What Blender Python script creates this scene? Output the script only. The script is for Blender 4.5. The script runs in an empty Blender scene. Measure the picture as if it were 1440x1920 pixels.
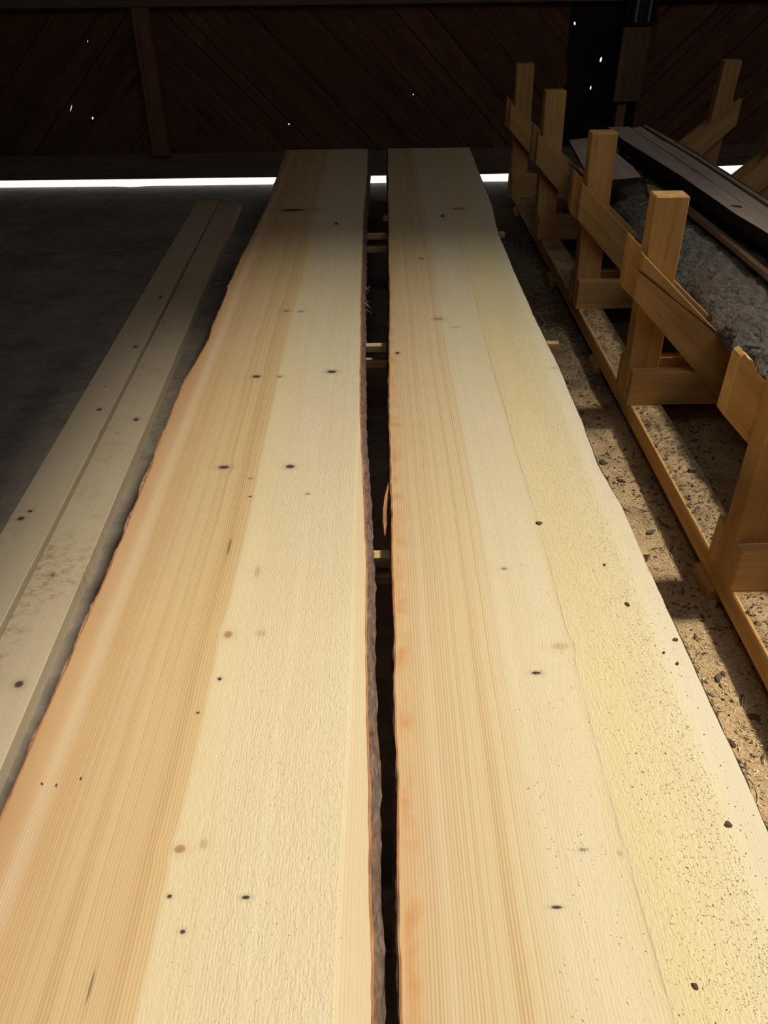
import bpy, bmesh, math, random
import numpy as np
from mathutils import Matrix, Vector

random.seed(7)
rng = np.random.default_rng(11)
scene = bpy.context.scene
COL = scene.collection

# ------------------------------------------------------------------ camera
F_PX, CAM_H = 1442.0, 1.6
PITCH, YAW, ROLL = math.radians(36.732), math.radians(0.0486), 0.0135
cy, sy, cp, sp, cr, sr = (math.cos(YAW), math.sin(YAW), math.cos(PITCH), math.sin(PITCH),
                          math.cos(ROLL), math.sin(ROLL))
right = Vector((cy, sy, 0))
head = Vector((-sy, cy, 0))
fwd = head * cp + Vector((0, 0, -sp))
down = -head * sp + Vector((0, 0, -cp))
r2 = right * cr + down * sr
d2 = -right * sr + down * cr
cam_data = bpy.data.cameras.new('camera')
cam = bpy.data.objects.new('camera', cam_data)
COL.objects.link(cam)
M = Matrix((r2, -d2, -fwd)).transposed().to_4x4()
M.translation = (0, 0, CAM_H)
cam.matrix_world = M
cam_data.sensor_fit = 'VERTICAL'
cam_data.sensor_height = 36
cam_data.lens = F_PX / 1920 * 36
cam_data.clip_start = 0.02
scene.camera = cam

# ------------------------------------------------------------------ light and exposure
scene.view_settings.view_transform = 'Standard'
scene.view_settings.look = 'None'
scene.view_settings.gamma = 1
scene.view_settings.use_curve_mapping = False
scene.view_settings.exposure = 0.10
world = bpy.data.worlds.new('sky')
scene.world = world
world.use_nodes = True
bg = world.node_tree.nodes['Background']
bg.inputs[0].default_value = (0.96, 0.97, 1.0, 1)
bg.inputs[1].default_value = 1.1

sun_data = bpy.data.lights.new('sun', 'SUN')
sun_data.energy = 3.5
sun_data.color = (1.0, 0.94, 0.80)
sun_data.angle = math.radians(5.5)
sun = bpy.data.objects.new('sun', sun_data)
COL.objects.link(sun)
sun.rotation_euler = (0, math.radians(30), 0)
sun.location = (6, 2, 12)

# unseen roof openings, placed to shape the sun and sky light
ROOF_Z = 5.5
BAY = (2.02, 4.40, -1.8, 3.95)        # x0 x1 y0 y1
ADDED_BAY = (-1.4, 0.6, -1.7, 0.9)        # unseen opening added over the front left for sky light
FRONT_Y, BACK_Y, LEFT_X, RIGHT_X = -2.0, 6.62, -5.0, 4.4

def portal(name, loc, rot, sx, sz):
    l = bpy.data.lights.new(name, 'AREA')
    l.shape = 'RECTANGLE'; l.size = sx; l.size_y = sz
    l.cycles.is_portal = True
    o = bpy.data.objects.new(name, l); COL.objects.link(o)
    o.location = loc; o.rotation_euler = rot
portal('roof_bay_portal', ((BAY[0]+BAY[1])/2, (BAY[2]+BAY[3])/2, ROOF_Z + .06), (0, 0, 0), BAY[1]-BAY[0], BAY[3]-BAY[2])
portal('added_bay_portal', ((ADDED_BAY[0]+ADDED_BAY[1])/2, (ADDED_BAY[2]+ADDED_BAY[3])/2, ROOF_Z + .06), (0, 0, 0), ADDED_BAY[1]-ADDED_BAY[0], ADDED_BAY[3]-ADDED_BAY[2])

scene.cycles.use_denoising = True
scene.cycles.max_bounces = 6
scene.cycles.diffuse_bounces = 5
scene.cycles.use_adaptive_sampling = True
scene.cycles.adaptive_threshold = 0.1
scene.cycles.adaptive_min_samples = 24
scene.cycles.sample_clamp_indirect = 6

# ------------------------------------------------------------------ node helper
class NT:
    def __init__(self, name):
        self.mat = bpy.data.materials.new(name)
        self.mat.use_nodes = True
        self.nt = self.mat.node_tree
        self.bsdf = self.nt.nodes['Principled BSDF']
        self.bsdf.inputs['Specular IOR Level'].default_value = 0.25
        self.tc = self.nt.nodes.new('ShaderNodeTexCoord')
        self.info = None
    def link(self, a, b): self.nt.links.new(a, b)
    def put(self, sock, v):
        if hasattr(v, 'links') or isinstance(v, bpy.types.NodeSocket): self.link(v, sock)
        else: sock.default_value = v
    def math(self, op, a, b=None, c=None, clamp=False):
        n = self.nt.nodes.new('ShaderNodeMath'); n.operation = op; n.use_clamp = clamp
        self.put(n.inputs[0], a)
        if b is not None: self.put(n.inputs[1], b)
        if c is not None: self.put(n.inputs[2], c)
        return n.outputs[0]
    def sep(self, v):
        n = self.nt.nodes.new('ShaderNodeSeparateXYZ'); self.link(v, n.inputs[0]); return n.outputs
    def comb(self, x=0.0, y=0.0, z=0.0):
        n = self.nt.nodes.new('ShaderNodeCombineXYZ')
        for i, v in enumerate((x, y, z)): self.put(n.inputs[i], v)
        return n.outputs[0]
    def noise(self, vec, scale=1.0, detail=2.0, rough=.5, dist=0.0):
        n = self.nt.nodes.new('ShaderNodeTexNoise')
        self.link(vec, n.inputs['Vector']); n.inputs['Scale'].default_value = scale
        n.inputs['Detail'].default_value = detail; n.inputs['Roughness'].default_value = rough
        n.inputs['Distortion'].default_value = dist
        return n.outputs['Fac']
    def voronoi(self, vec, scale=1.0, feature='F1'):
        n = self.nt.nodes.new('ShaderNodeTexVoronoi'); n.feature = feature
        self.link(vec, n.inputs['Vector']); n.inputs['Scale'].default_value = scale
        return n.outputs[0]
    def maprange(self, v, a, b, c=0.0, d=1.0, smooth=False):
        n = self.nt.nodes.new('ShaderNodeMapRange'); n.clamp = True
        if smooth: n.interpolation_type = 'SMOOTHSTEP'
        self.put(n.inputs[0], v)
        for i, x in enumerate((a, b, c, d)): n.inputs[i+1].default_value = x
        return n.outputs[0]
    def ramp(self, fac, stops, interp='LINEAR'):
        n = self.nt.nodes.new('ShaderNodeValToRGB'); self.link(fac, n.inputs[0])
        cr_ = n.color_ramp; cr_.interpolation = interp
        while len(cr_.elements) < len(stops): cr_.elements.new(.5)
        for e, (p, c) in zip(cr_.elements, stops):
            e.position = p; e.color = (c[0], c[1], c[2], 1)
        return n.outputs[0]
    def mix(self, fac, a, b, mode='MIX'):
        n = self.nt.nodes.new('ShaderNodeMix'); n.data_type = 'RGBA'; n.blend_type = mode
        self.put(n.inputs[0], fac)
        for s, v in ((n.inputs[6], a), (n.inputs[7], b)):
            if isinstance(v, tuple): s.default_value = (v[0], v[1], v[2], 1)
            else: self.link(v, s)
        return n.outputs[2]
    def scale(self, vec, s, loc=None):
        n = self.nt.nodes.new('ShaderNodeMapping'); self.link(vec, n.inputs[0])
        n.inputs['Scale'].default_value = s
        if loc is not None: self.put(n.inputs['Location'], loc)
        return n.outputs[0]
    def rot(self, vec, r):
        n = self.nt.nodes.new('ShaderNodeMapping'); self.link(vec, n.inputs[0])
        n.inputs['Rotation'].default_value = r
        return n.outputs[0]
    def bump(self, h, strength=.5, dist=.002, normal=None):
        n = self.nt.nodes.new('ShaderNodeBump'); self.link(h, n.inputs['Height'])
        n.inputs['Strength'].default_value = strength; n.inputs['Distance'].default_value = dist
        if normal is not None: self.link(normal, n.inputs['Normal'])
        return n.outputs[0]
    def random(self):
        if self.info is None: self.info = self.nt.nodes.new('ShaderNodeObjectInfo')
        return self.info.outputs['Random']
    def done(self, color, rough=.8, normal=None):
        if isinstance(color, tuple): self.bsdf.inputs['Base Color'].default_value = (*color, 1)
        else: self.link(color, self.bsdf.inputs['Base Color'])
        self.put(self.bsdf.inputs['Roughness'], rough)
        if normal is not None: self.link(normal, self.bsdf.inputs['Normal'])
        return self.mat

def scalecol(c, k): return tuple(min(1, x*k) for x in c)

# ------------------------------------------------------------------ materials
def timber(name, base, dark, axis='y', angle=0.0, contrast=1.0):
    """sawn softwood, grain running along one axis"""
    t = NT(name)
    r = t.random()
    v = t.tc.outputs['Object']
    if angle: v = t.rot(v, (0, angle, 0))
    off = t.comb(t.math('MULTIPLY', r, 37.0), t.math('MULTIPLY', r, 91.0), t.math('MULTIPLY', r, 53.0))
    k = {'x': (1.2, 26, 26), 'y': (26, 1.2, 26), 'z': (26, 26, 1.2)}[axis]
    k2 = {'x': (8, 190, 190), 'y': (190, 8, 190), 'z': (190, 190, 8)}[axis]
    n1 = t.noise(t.scale(v, k, off), 1, 3, .6, .6)
    n2 = t.noise(t.scale(v, k2, off), 1, 2, .6)
    n3 = t.noise(t.scale(v, (5, 5, 5), off), 1, 3)
    f = t.math('ADD', t.math('MULTIPLY', n1, .65), t.math('MULTIPLY', n2, .35))
    c = t.ramp(f, [(.34, dark), (.5, base), (.68, scalecol(base, 1.15))])
    c = t.mix(t.maprange(n3, .35, .75, 0, .35*contrast), c, scalecol(dark, .8))
    kn = t.voronoi(t.scale(v, (4.5, 4.5, 4.5), off), 1)
    c = t.mix(t.maprange(kn, .025, .05, .75, 0), c, scalecol(dark, .35))
    hsv = t.nt.nodes.new('ShaderNodeHueSaturation')
    t.link(t.maprange(r, 0, 1, .88, 1.12), hsv.inputs['Value']); t.link(c, hsv.inputs['Color'])
    saw = {'x': (130, 6, 6), 'y': (6, 130, 6), 'z': (6, 6, 130)}[axis]
    n4 = t.noise(t.scale(v, saw, off), 1, 2)
    h = t.math('ADD', t.math('MULTIPLY', n2, .6), t.math('MULTIPLY', n4, .5))
    return t.done(hsv.outputs[0], .82, t.bump(h, .5, .0016))

RACK, RACKD = (.66, .395, .150), (.51, .28, .092)
m_rack_x = timber('rack_timber_x', RACK, RACKD, 'x')
m_rack_y = timber('rack_timber_y', RACK, RACKD, 'y')
m_rack_z = timber('rack_timber_z', RACK, RACKD, 'z')
m_rack_bl = timber('rack_brace_timber_left', RACK, RACKD, 'x', math.radians(-42))
m_rack_br = timber('rack_brace_timber_right', RACK, RACKD, 'x', math.radians(42))
m_grey_bl = timber('weathered_brace_timber', (.42, .35, .25), (.26, .20, .13), 'x', math.radians(-42))
m_sticker = timber('sticker_lath', (.66, .46, .22), (.48, .30, .12), 'x')
m_wall_a = timber('dark_wall_board', (.165, .084, .042), (.06, .030, .016), 'x')
m_wall_up = timber('dark_wall_board_rising', (.165, .084, .042), (.06, .030, .016), 'x', math.radians(45), 1.3)
m_wall_dn = timber('dark_wall_board_falling', (.165, .084, .042), (.06, .030, .016), 'x', math.radians(-45), 1.3)
m_wall_h = timber('dark_wall_beam', (.19, .145, .11), (.12, .088, .066), 'x')
m_wall_v = timber('dark_wall_post', (.24, .135, .078), (.15, .08, .045), 'z')
m_near_black = timber('near_black_board', (.022, .016, .013), (.012, .009, .007), 'z')  # near-black tone for the darkest wall, post and channel parts
m_clad = timber('cladding_board', (.20, .135, .078), (.13, .085, .048), 'z')
m_roof = timber('roof_boards', (.20, .13, .08), (.10, .06, .035), 'y')
m_pile = timber('grey_sawn_slab', (.64, .52, .41), (.48, .38, .29), 'y')
m_edging = timber('brown_edging', (.24, .15, .09), (.11, .065, .04), 'y', contrast=1.6)

def knot_fields(px, py, knots):
    """dark mask, brown mask and grain shift of the knots at the given points (object space)"""
    dm = np.zeros(px.shape); om = np.zeros(px.shape); wp = np.zeros(px.shape)
    def sm(v, a, b):
        q = np.clip((v-a)/(b-a), 0, 1); return 1 - q*q*(3-2*q)
    for kx, ky, rx, ry, ty in knots:
        dx = (px-kx)/rx; dy = (py-ky)/ry
        d = np.hypot(dx, dy)
        amp = {'d': .9, 'm': .5, 'l': .32, 'o': .7}[ty]
        m = np.clip(amp*sm(d, .65, 1.3) + amp*.25*sm(d, .6, 3.2), 0, 1)
        if ty in 'dm': dm = np.maximum(dm, m)
        else: om = np.maximum(om, m)
        if ty != 'm' or rx > .008: wp += sm(d, .2, 6)*dx*-rx*.30
    return dm, om, wp
def set_knots(o, knots):
    """store the knot fields on the mesh; the wood material reads them"""
    me = o.data; n_ = len(me.vertices)
    co = np.empty(n_*3); me.vertices.foreach_get('co', co); co = co.reshape(-1, 3)
    dm, om, wp = knot_fields(co[:, 0], co[:, 1], knots)
    at = me.attributes.new('knot', 'FLOAT_COLOR', 'POINT')
    at.data.foreach_set('color', np.stack([dm, om, wp*20 + .5, np.ones(n_)], 1).ravel().astype(np.float32))
def knot_lines(base, centres, radii):
    """grid lines, tightened round every knot"""
    v = list(base)
    for c, r_ in zip(centres, radii):
        v += [c + r_*k for k in (-6, -4, -3, -2.2, -1.6, -1.3, -1.05, -.85, -.65, -.4, 0, .4, .65, .85, 1.05, 1.3, 1.6, 2.2, 3, 4, 6)]
    v = np.unique(np.round(np.clip(v, min(base), max(base)), 5))
    return v
def knots_chain(t):
    n = t.nt.nodes.new('ShaderNodeAttribute'); n.attribute_name = 'knot'
    dm, om, w = t.sep(n.outputs['Color'])
    w = t.math('MULTIPLY', t.math('SUBTRACT', w, .5), .05)
    w = t.math('MULTIPLY', w, n.outputs['Alpha'])
    return w, dm, om

def slab_wood(name, zones, rings, rough_zone, stain=None, crack=None, wid=.31):
    """flat-sawn spruce face. x across, y along the slab (object space)"""
    t = NT(name)
    x, y, z = t.sep(t.tc.outputs['Object'])
    warp, dm, om = knots_chain(t)
    wob = t.math('MULTIPLY', t.math('SUBTRACT', t.noise(t.comb(t.math('MULTIPLY', x, 2.0), t.math('MULTIPLY', y, .9), 0.0), 1, 2), .5), .035)
    gx = t.math('ADD', t.math('ADD', x, warp), wob)
    def g(sx, sy_, o, det=2.0):
        return t.noise(t.comb(t.math('MULTIPLY', gx, sx), t.math('MULTIPLY', y, sy_), o), 1, det, .55)
    u = t.math('MULTIPLY_ADD', gx, .5/wid, .5)
    col = t.ramp(u, zones)
    # growth-ring lines where the grain is vertical
    ringz = t.ramp(u, rings)
    ph = t.math('MULTIPLY_ADD', t.noise(t.comb(t.math('MULTIPLY', gx, 14.0), t.math('MULTIPLY', y, .12), 1.7), 1, 2), 26.0, t.math('MULTIPLY', gx, 1120.0))
    l1 = t.math('MULTIPLY', t.maprange(t.math('SINE', ph), -.2, .7), t.maprange(g(75, .25, 8.3, 1.0), .30, .62, .25, 1.0))
    l2 = t.maprange(g(120, .30, 7.7), .46, .70)
    l3 = t.maprange(g(34, .25, 3.1), .42, .70)
    lines = t.math('ADD', t.math('MULTIPLY', l1, .80), t.math('ADD', t.math('MULTIPLY', l2, .42), t.math('MULTIPLY', l3, .30)))
    f = t.math('MULTIPLY', lines, ringz)
    col = t.mix(t.math('MULTIPLY', f, .66, clamp=True), col, (.50, .29, .11))
    # fine pores and flecks
    fl = t.maprange(g(700, 30, 4.4), .66, .78)
    col = t.mix(t.math('MULTIPLY', fl, .35), col, (.45, .31, .14))
    # mottling
    mo = t.noise(t.comb(t.math('MULTIPLY', x, 9.0), t.math('MULTIPLY', y, 1.6), 0.0), 1, 4, .6)
    col = t.mix(t.maprange(mo, .42, .75, 0, .25), col, (.68, .51, .24))
    if stain:
        x0, x1 = stain
        band = t.math('MULTIPLY', t.maprange(x, x0 - .004, x0 + .008, 0, 1, True), t.maprange(x, x1 - .02, x1 + .012, 1, 0, True))
        b = t.noise(t.comb(t.math('MULTIPLY', x, 18.0), t.math('MULTIPLY', y, 13.0), 0.0), 1, 3, .6)
        col = t.mix(t.math('MULTIPLY', band, t.maprange(b, .44, .66, .18, .9)), col, (.60, .30, .12))
    if crack is not None:
        cx = t.math('ABSOLUTE', t.math('SUBTRACT', gx, crack))
        cm = t.math('MULTIPLY', t.maprange(cx, .0004, .0018, 1, 0), t.maprange(g(2, 3.0, 9.9), .38, .55))
        col = t.mix(t.math('MULTIPLY', cm, .55), col, (.42, .28, .14))
    col = t.mix(om, col, (.40, .21, .085))
    col = t.mix(dm, col, (.075, .050, .042))
    # relief: torn rough-sawn fibres, band-saw ripples
    rz = t.ramp(u, rough_zone)
    fib = t.noise(t.comb(t.math('MULTIPLY', x, 310.0), t.math('MULTIPLY', y, 125.0), 0.0), 1, 2, .65, .8)
    fib2 = t.noise(t.comb(t.math('MULTIPLY', x, 150.0), t.math('MULTIPLY', y, 50.0), 2.0), 1, 1, .6, .5)
    ripple = t.noise(t.comb(t.math('MULTIPLY', x, 1.5), t.math('MULTIPLY', y, 260.0), 5.0), 1, 2)
    h = t.math('ADD', t.math('MULTIPLY', t.math('ADD', fib, fib2), t.math('MULTIPLY_ADD', rz, 1.0, .06)),
               t.math('ADD', t.math('MULTIPLY', ripple, .16), t.math('MULTIPLY', l1, -.10)))
    return t.done(col, .74, t.bump(h, .7, .0022))

def bark_mat(name, base, dark, red, sc=1.0):
    t = NT(name)
    v = t.tc.outputs['Object']
    n1 = t.noise(t.scale(v, (60*sc, 26*sc, 60*sc)), 1, 5, .65, .6)
    n2 = t.noise(t.scale(v, (9*sc, 5*sc, 9*sc)), 1, 3)
    vo = t.voronoi(t.scale(v, (70*sc, 42*sc, 70*sc)), 1)
    c = t.ramp(n1, [(.30, dark), (.52, base), (.72, scalecol(base, 1.6))])
    c = t.mix(t.maprange(n2, .50, .72, 0, .7), c, red)
    h = t.math('ADD', n1, t.math('MULTIPLY', vo, .6))
    return t.done(c, .9, t.bump(h, .6, .003))

m_bark = bark_mat('scaly_bark', (.21, .182, .152), (.075, .062, .052), (.19, .115, .08), .8)
m_bark_edge = bark_mat('edge_bark', (.20, .135, .10), (.07, .045, .035), (.26, .13, .07), 1.6)
m_bark_loose = bark_mat('loose_inner_bark', (.36, .22, .125), (.16, .085, .045), (.42, .20, .09), 1.8)
m_bark_dark = bark_mat('dark_edge_bark', (.05, .036, .028), (.02, .014, .011), (.14, .075, .045), 1.6)
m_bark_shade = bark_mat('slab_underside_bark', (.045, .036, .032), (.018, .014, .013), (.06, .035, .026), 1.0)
t = NT('cambium')
n = t.noise(t.scale(t.tc.outputs['Object'], (120, 14, 120)), 1, 4, .6)
m_cambium = t.done(t.ramp(n, [(.3, (.25, .10, .04)), (.5, (.46, .20, .08)), (.7, (.58, .32, .15))]), .8, t.bump(n, .6, .002))

t = NT('concrete_floor')
v = t.tc.outputs['Object']
n1 = t.noise(v, 1.6, 5, .65); n2 = t.noise(v, 11, 5, .72); n3 = t.noise(t.scale(v, (5, 9, 5)), 1, 5, .72)
c = t.ramp(n1, [(.30, (.16, .135, .108)), (.50, (.25, .21, .168)), (.68, (.34, .275, .213))])
c = t.mix(t.maprange(n2, .50, .68, 0, .7), c, (.40, .335, .265))
c = t.mix(t.maprange(n3, .52, .68, 0, .45), c, (.09, .076, .062))
m_floor = t.done(c, .78, t.bump(t.math('ADD', n2, n3), .4, .006))

t = NT('sawdust')
v = t.tc.outputs['Object']
n1 = t.noise(v, 6, 5, .65); n2 = t.noise(v, 190, 3, .7); n3 = t.noise(t.scale(v, (60, 90, 60)), 1, 4, .7, 1.0)
c = t.ramp(n2, [(.30, (.38, .22, .10)), (.46, (.66, .45, .235)), (.66, (.82, .62, .36))])
c = t.mix(t.maprange(n3, .56, .66, 0, .8), c, (.12, .07, .04))
c = t.mix(t.maprange(n1, .50, .70, 0, .6), c, (.20, .135, .085))
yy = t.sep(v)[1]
far = t.math('MULTIPLY_ADD', n1, 1.6, yy)                        # mix turns darker and bark-brown deeper in the shed
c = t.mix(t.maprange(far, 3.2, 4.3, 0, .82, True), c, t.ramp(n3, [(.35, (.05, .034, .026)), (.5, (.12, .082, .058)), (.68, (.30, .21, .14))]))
m_sawdust = t.done(c, .95, t.bump(t.math('ADD', n2, n3), .9, .006))

t = NT('wood_shreds')
r = t.noise(t.tc.outputs['Object'], 300, 1)
m_shred = t.done(t.ramp(r, [(.35, (.55, .37, .16)), (.5, (.78, .60, .31)), (.65, (.86, .72, .44))]), .85)
t = NT('bark_shreds')
r = t.noise(t.tc.outputs['Object'], 300, 1)
m_shred_dark = t.done(t.ramp(r, [(.35, (.055, .035, .025)), (.5, (.14, .085, .05)), (.65, (.30, .19, .10))]), .9)
t = NT('bark_chip')
r = t.noise(t.tc.outputs['Object'], 160, 3)
m_chip = t.done(t.ramp(r, [(.3, (.05, .03, .022)), (.6, (.17, .09, .055))]), .9, t.bump(r, .6, .002))
t = NT('grey_metal_flake')
m_flake = t.done((.15, .115, .085), .85)
t = NT('gravel_yard')
v = t.tc.outputs['Object']
n1 = t.noise(v, 40, 4, .7)
m_yard = t.done(t.ramp(n1, [(.3, (.62, .60, .54)), (.7, (.86, .84, .78))]), .9)
t = NT('painted_steel'); m_steel = t.done((.035, .045, .06), .45); t.bsdf.inputs['Metallic'].default_value = .3
t = NT('pale_steel_edge'); m_steel_edge = t.done((.30, .28, .25), .4)

def pale_board(name, smears):
    t = NT(name)
    x, y, z = t.sep(t.tc.outputs['Object'])
    warp, dm, om = knots_chain(t)
    gx = t.math('ADD', t.math('ADD', x, warp), t.math('MULTIPLY', t.noise(t.comb(t.math('MULTIPLY', x, 6.0), t.math('MULTIPLY', y, 1.4), 0.0), 1, 2), .05))
    l = t.noise(t.comb(t.math('MULTIPLY', gx, 150.0), t.math('MULTIPLY', y, .5), 0.0), 1, 2)
    l2 = t.noise(t.comb(t.math('MULTIPLY', gx, 34.0), t.math('MULTIPLY', y, .7), 3.0), 1, 3)
    c = t.mix(t.maprange(l, .45, .7, 0, .30), (.605, .49, .33), (.46, .35, .215))
    c = t.mix(t.maprange(l2, .45, .7, 0, .25), c, (.48, .385, .26))
    sm = t.noise(t.comb(t.math('MULTIPLY', x, 26.0), t.math('MULTIPLY', y, 34.0), 1.0), 1, 5, .7)
    area = t.noise(t.comb(t.math('MULTIPLY', x, 3.0), t.math('MULTIPLY', y, 1.7), 4.0), 1, 2)
    k = t.math('MULTIPLY', t.maprange(sm, .46, .66, 0, smears), t.maprange(area, .48, .62, 0, 1))
    c = t.mix(k, c, (.36, .235, .13))
    c = t.mix(om, c, (.42, .26, .13)); c = t.mix(dm, c, (.085, .055, .045))
    saw = t.noise(t.comb(t.math('MULTIPLY', x, 5.0), t.math('MULTIPLY', y, 190.0), 0.0), 1, 2)
    return t.done(c, .8, t.bump(t.math('ADD', saw, l), .35, .0014))

# ------------------------------------------------------------------ mesh helpers
def mesh_obj(name, verts, faces, mat, parent=None, loc=(0, 0, 0), smooth=False):
    me = bpy.data.meshes.new(name)
    me.from_pydata([tuple(map(float, v)) for v in verts], [], faces)
    me.update()
    if smooth: me.polygons.foreach_set('use_smooth', [True]*len(me.polygons))
    if mat: me.materials.append(mat)
    o = bpy.data.objects.new(name, me); COL.objects.link(o)
    o.location = loc
    if parent: o.parent = parent
    return o

def from_bm(name, bm, mat, parent=None, loc=(0, 0, 0), bevel=0.0, smooth=False):
    if bevel:
        bmesh.ops.bevel(bm, geom=list(bm.edges), offset=bevel, segments=1, affect='EDGES', profile=.5)
    bmesh.ops.recalc_face_normals(bm, faces=list(bm.faces))
    me = bpy.data.meshes.new(name); bm.to_mesh(me); bm.free()
    if smooth: me.polygons.foreach_set('use_smooth', [True]*len(me.polygons))
    if mat: me.materials.append(mat)
    o = bpy.data.objects.new(name, me); COL.objects.link(o); o.location = loc
    if parent: o.parent = parent
    return o

def box(name, x0, x1, y0, y1, z0, z1, mat, parent=None, bevel=.003, lean=0.0, base=None):
    """sawn timber; vertices relative to the box's bottom centre"""
    b = base or Vector(((x0+x1)/2, (y0+y1)/2, z0))
    off = parent.location if parent else Vector((0, 0, 0))
    bm = bmesh.new()
    vs = []
    for z in (z0, z1):
        for (x, y) in ((x0, y0), (x1, y0), (x1, y1), (x0, y1)):
            sh = lean if z == z1 else 0
            vs.append(bm.verts.new((x + sh - b.x, y - b.y, z - b.z)))
    for f in ((3, 2, 1, 0), (4, 5, 6, 7), (0, 1, 5, 4), (1, 2, 6, 5), (2, 3, 7, 6), (3, 0, 4, 7)):
        bm.faces.new([vs[i] for i in f])
    return from_bm(name, bm, mat, parent, b - off, bevel)

def prism_xz(name, poly, y0, y1, mat, parent=None, bevel=.002):
    """polygon in the xz plane pushed from y0 to y1"""
    off = parent.location if parent else Vector((0, 0, 0))
    cx = sum(p[0] for p in poly)/len(poly); cz = min(p[1] for p in poly)
    b = Vector((cx, (y0+y1)/2, cz))
    bm = bmesh.new()
    a = [bm.verts.new((x-b.x, y0-b.y, z-b.z)) for x, z in poly]
    c = [bm.verts.new((x-b.x, y1-b.y, z-b.z)) for x, z in poly]
    bm.faces.new(a); bm.faces.new(c[::-1])
    n_ = len(poly)
    for i in range(n_):
        j = (i+1) % n_
        bm.faces.new((a[j], a[i], c[i], c[j]))
    return from_bm(name, bm, mat, parent, b - off, bevel)

def empty(name, loc, label, cat, group=None):
    o = bpy.data.objects.new(name, None); COL.objects.link(o)
    o.location = loc; o.empty_display_size = .1
    o['label'] = label; o['category'] = cat
    if group: o['group'] = group
    return o
def tag(o, label, cat, group=None, kind=None):
    o['label'] = label; o['category'] = cat
    if group: o['group'] = group
    if kind: o['kind'] = kind
    return o
def structure(o, label=None):
    o['kind'] = 'structure'
    if label: o['label'] = label
    return o

def vnoise(x, y, seed=0):
    """smooth 2-D value noise, numpy arrays -> 0..1"""
    x = np.asarray(x, float); y = np.asarray(y, float)
    xi = np.floor(x).astype(np.int64); yi = np.floor(y).astype(np.int64)
    fx = x - xi; fy = y - yi
    fx = fx*fx*(3-2*fx); fy = fy*fy*(3-2*fy)
    def h(a, b):
        n_ = (a*374761393 + b*668265263 + seed*982451653) & 0xffffffff
        n_ = ((n_ ^ (n_ >> 13))*1274126177) & 0xffffffff
        return ((n_ ^ (n_ >> 16)) & 0xffff)/65535.0
    return (h(xi, yi)*(1-fx) + h(xi+1, yi)*fx)*(1-fy) + (h(xi, yi+1)*(1-fx) + h(xi+1, yi+1)*fx)*fy
def fbm(x, y, seed=0, oct=4):
    s = 0; a = .5
    for i in range(oct):
        s = s + a*vnoise(x*2**i, y*2**i, seed+i); a *= .5
    return s
def worley(x, y, seed=0):
    """F1 distance and the offset to the nearest cell point"""
    x = np.asarray(x, float); y = np.asarray(y, float)
    xi = np.floor(x).astype(np.int64); yi = np.floor(y).astype(np.int64)
    best = np.full(x.shape, 9.0); second = np.full(x.shape, 9.0); ox = np.zeros(x.shape); oy = np.zeros(x.shape); rid = np.zeros(x.shape)
    def h(a, b, s_):
        n_ = (a*374761393 + b*668265263 + (seed+s_)*982451653) & 0xffffffff
        n_ = ((n_ ^ (n_ >> 13))*1274126177) & 0xffffffff
        return ((n_ ^ (n_ >> 16)) & 0xffff)/65535.0
    for i in (-1, 0, 1):
        for j in (-1, 0, 1):
            a = xi+i; b = yi+j
            px = a + h(a, b, 1); py = b + h(a, b, 2)
            d = np.hypot(px-x, py-y); m = d < best
            second = np.where(m, best, np.minimum(second, d))
            best = np.where(m, d, best); ox = np.where(m, x-px, ox); oy = np.where(m, y-py, oy)
            rid = np.where(m, h(a, b, 3), rid)
    return best, ox, oy, rid, second

def grid_faces(nr, nc, closed=False):
    f = []
    for i in range(nr-1):
        for j in range(nc if closed else nc-1):
            k = (j+1) % nc
            f.append((i*nc+j, i*nc+k, (i+1)*nc+k, (i+1)*nc+j))
    return f

# ================================================================== THE SHED
def slab_box(name, x0, x1, y0, y1, z0, z1, mat, parent=None):
    return box(name, x0, x1, y0, y1, z0, z1, mat, parent, bevel=0)

# concrete floor with a rough worn edge under the back wall
bm = bmesh.new()
xs = np.linspace(LEFT_X, RIGHT_X, 190)
edge = BACK_Y + .03 - .035*fbm(xs*1.6, xs*0, 3) - .03*np.exp(-((xs+2.02)/.09)**2)
rows = []
for yy in (FRONT_Y - .3, 0, 3, 6.3):
    rows.append([bm.verts.new((x, yy, 0)) for x in xs])
rows.append([bm.verts.new((x, e, 0)) for x, e in zip(xs, edge)])
rows.append([bm.verts.new((x, e + .01, -.08)) for x, e in zip(xs, edge)])
for a, b in zip(rows[:-1], rows[1:]):
    for i in range(len(xs)-1):
        bm.faces.new((a[i], a[i+1], b[i+1], b[i]))
structure(from_bm('floor', bm, m_floor), 'dark worn concrete floor of the shed')
yard = mesh_obj('yard_ground', [(-40, -40, -.06), (40, -40, -.06), (40, 40, -.06), (-40, 40, -.06)], [(0, 1, 2, 3)], m_yard)
structure(yard, 'sunlit pale ground outside the shed')

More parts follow.
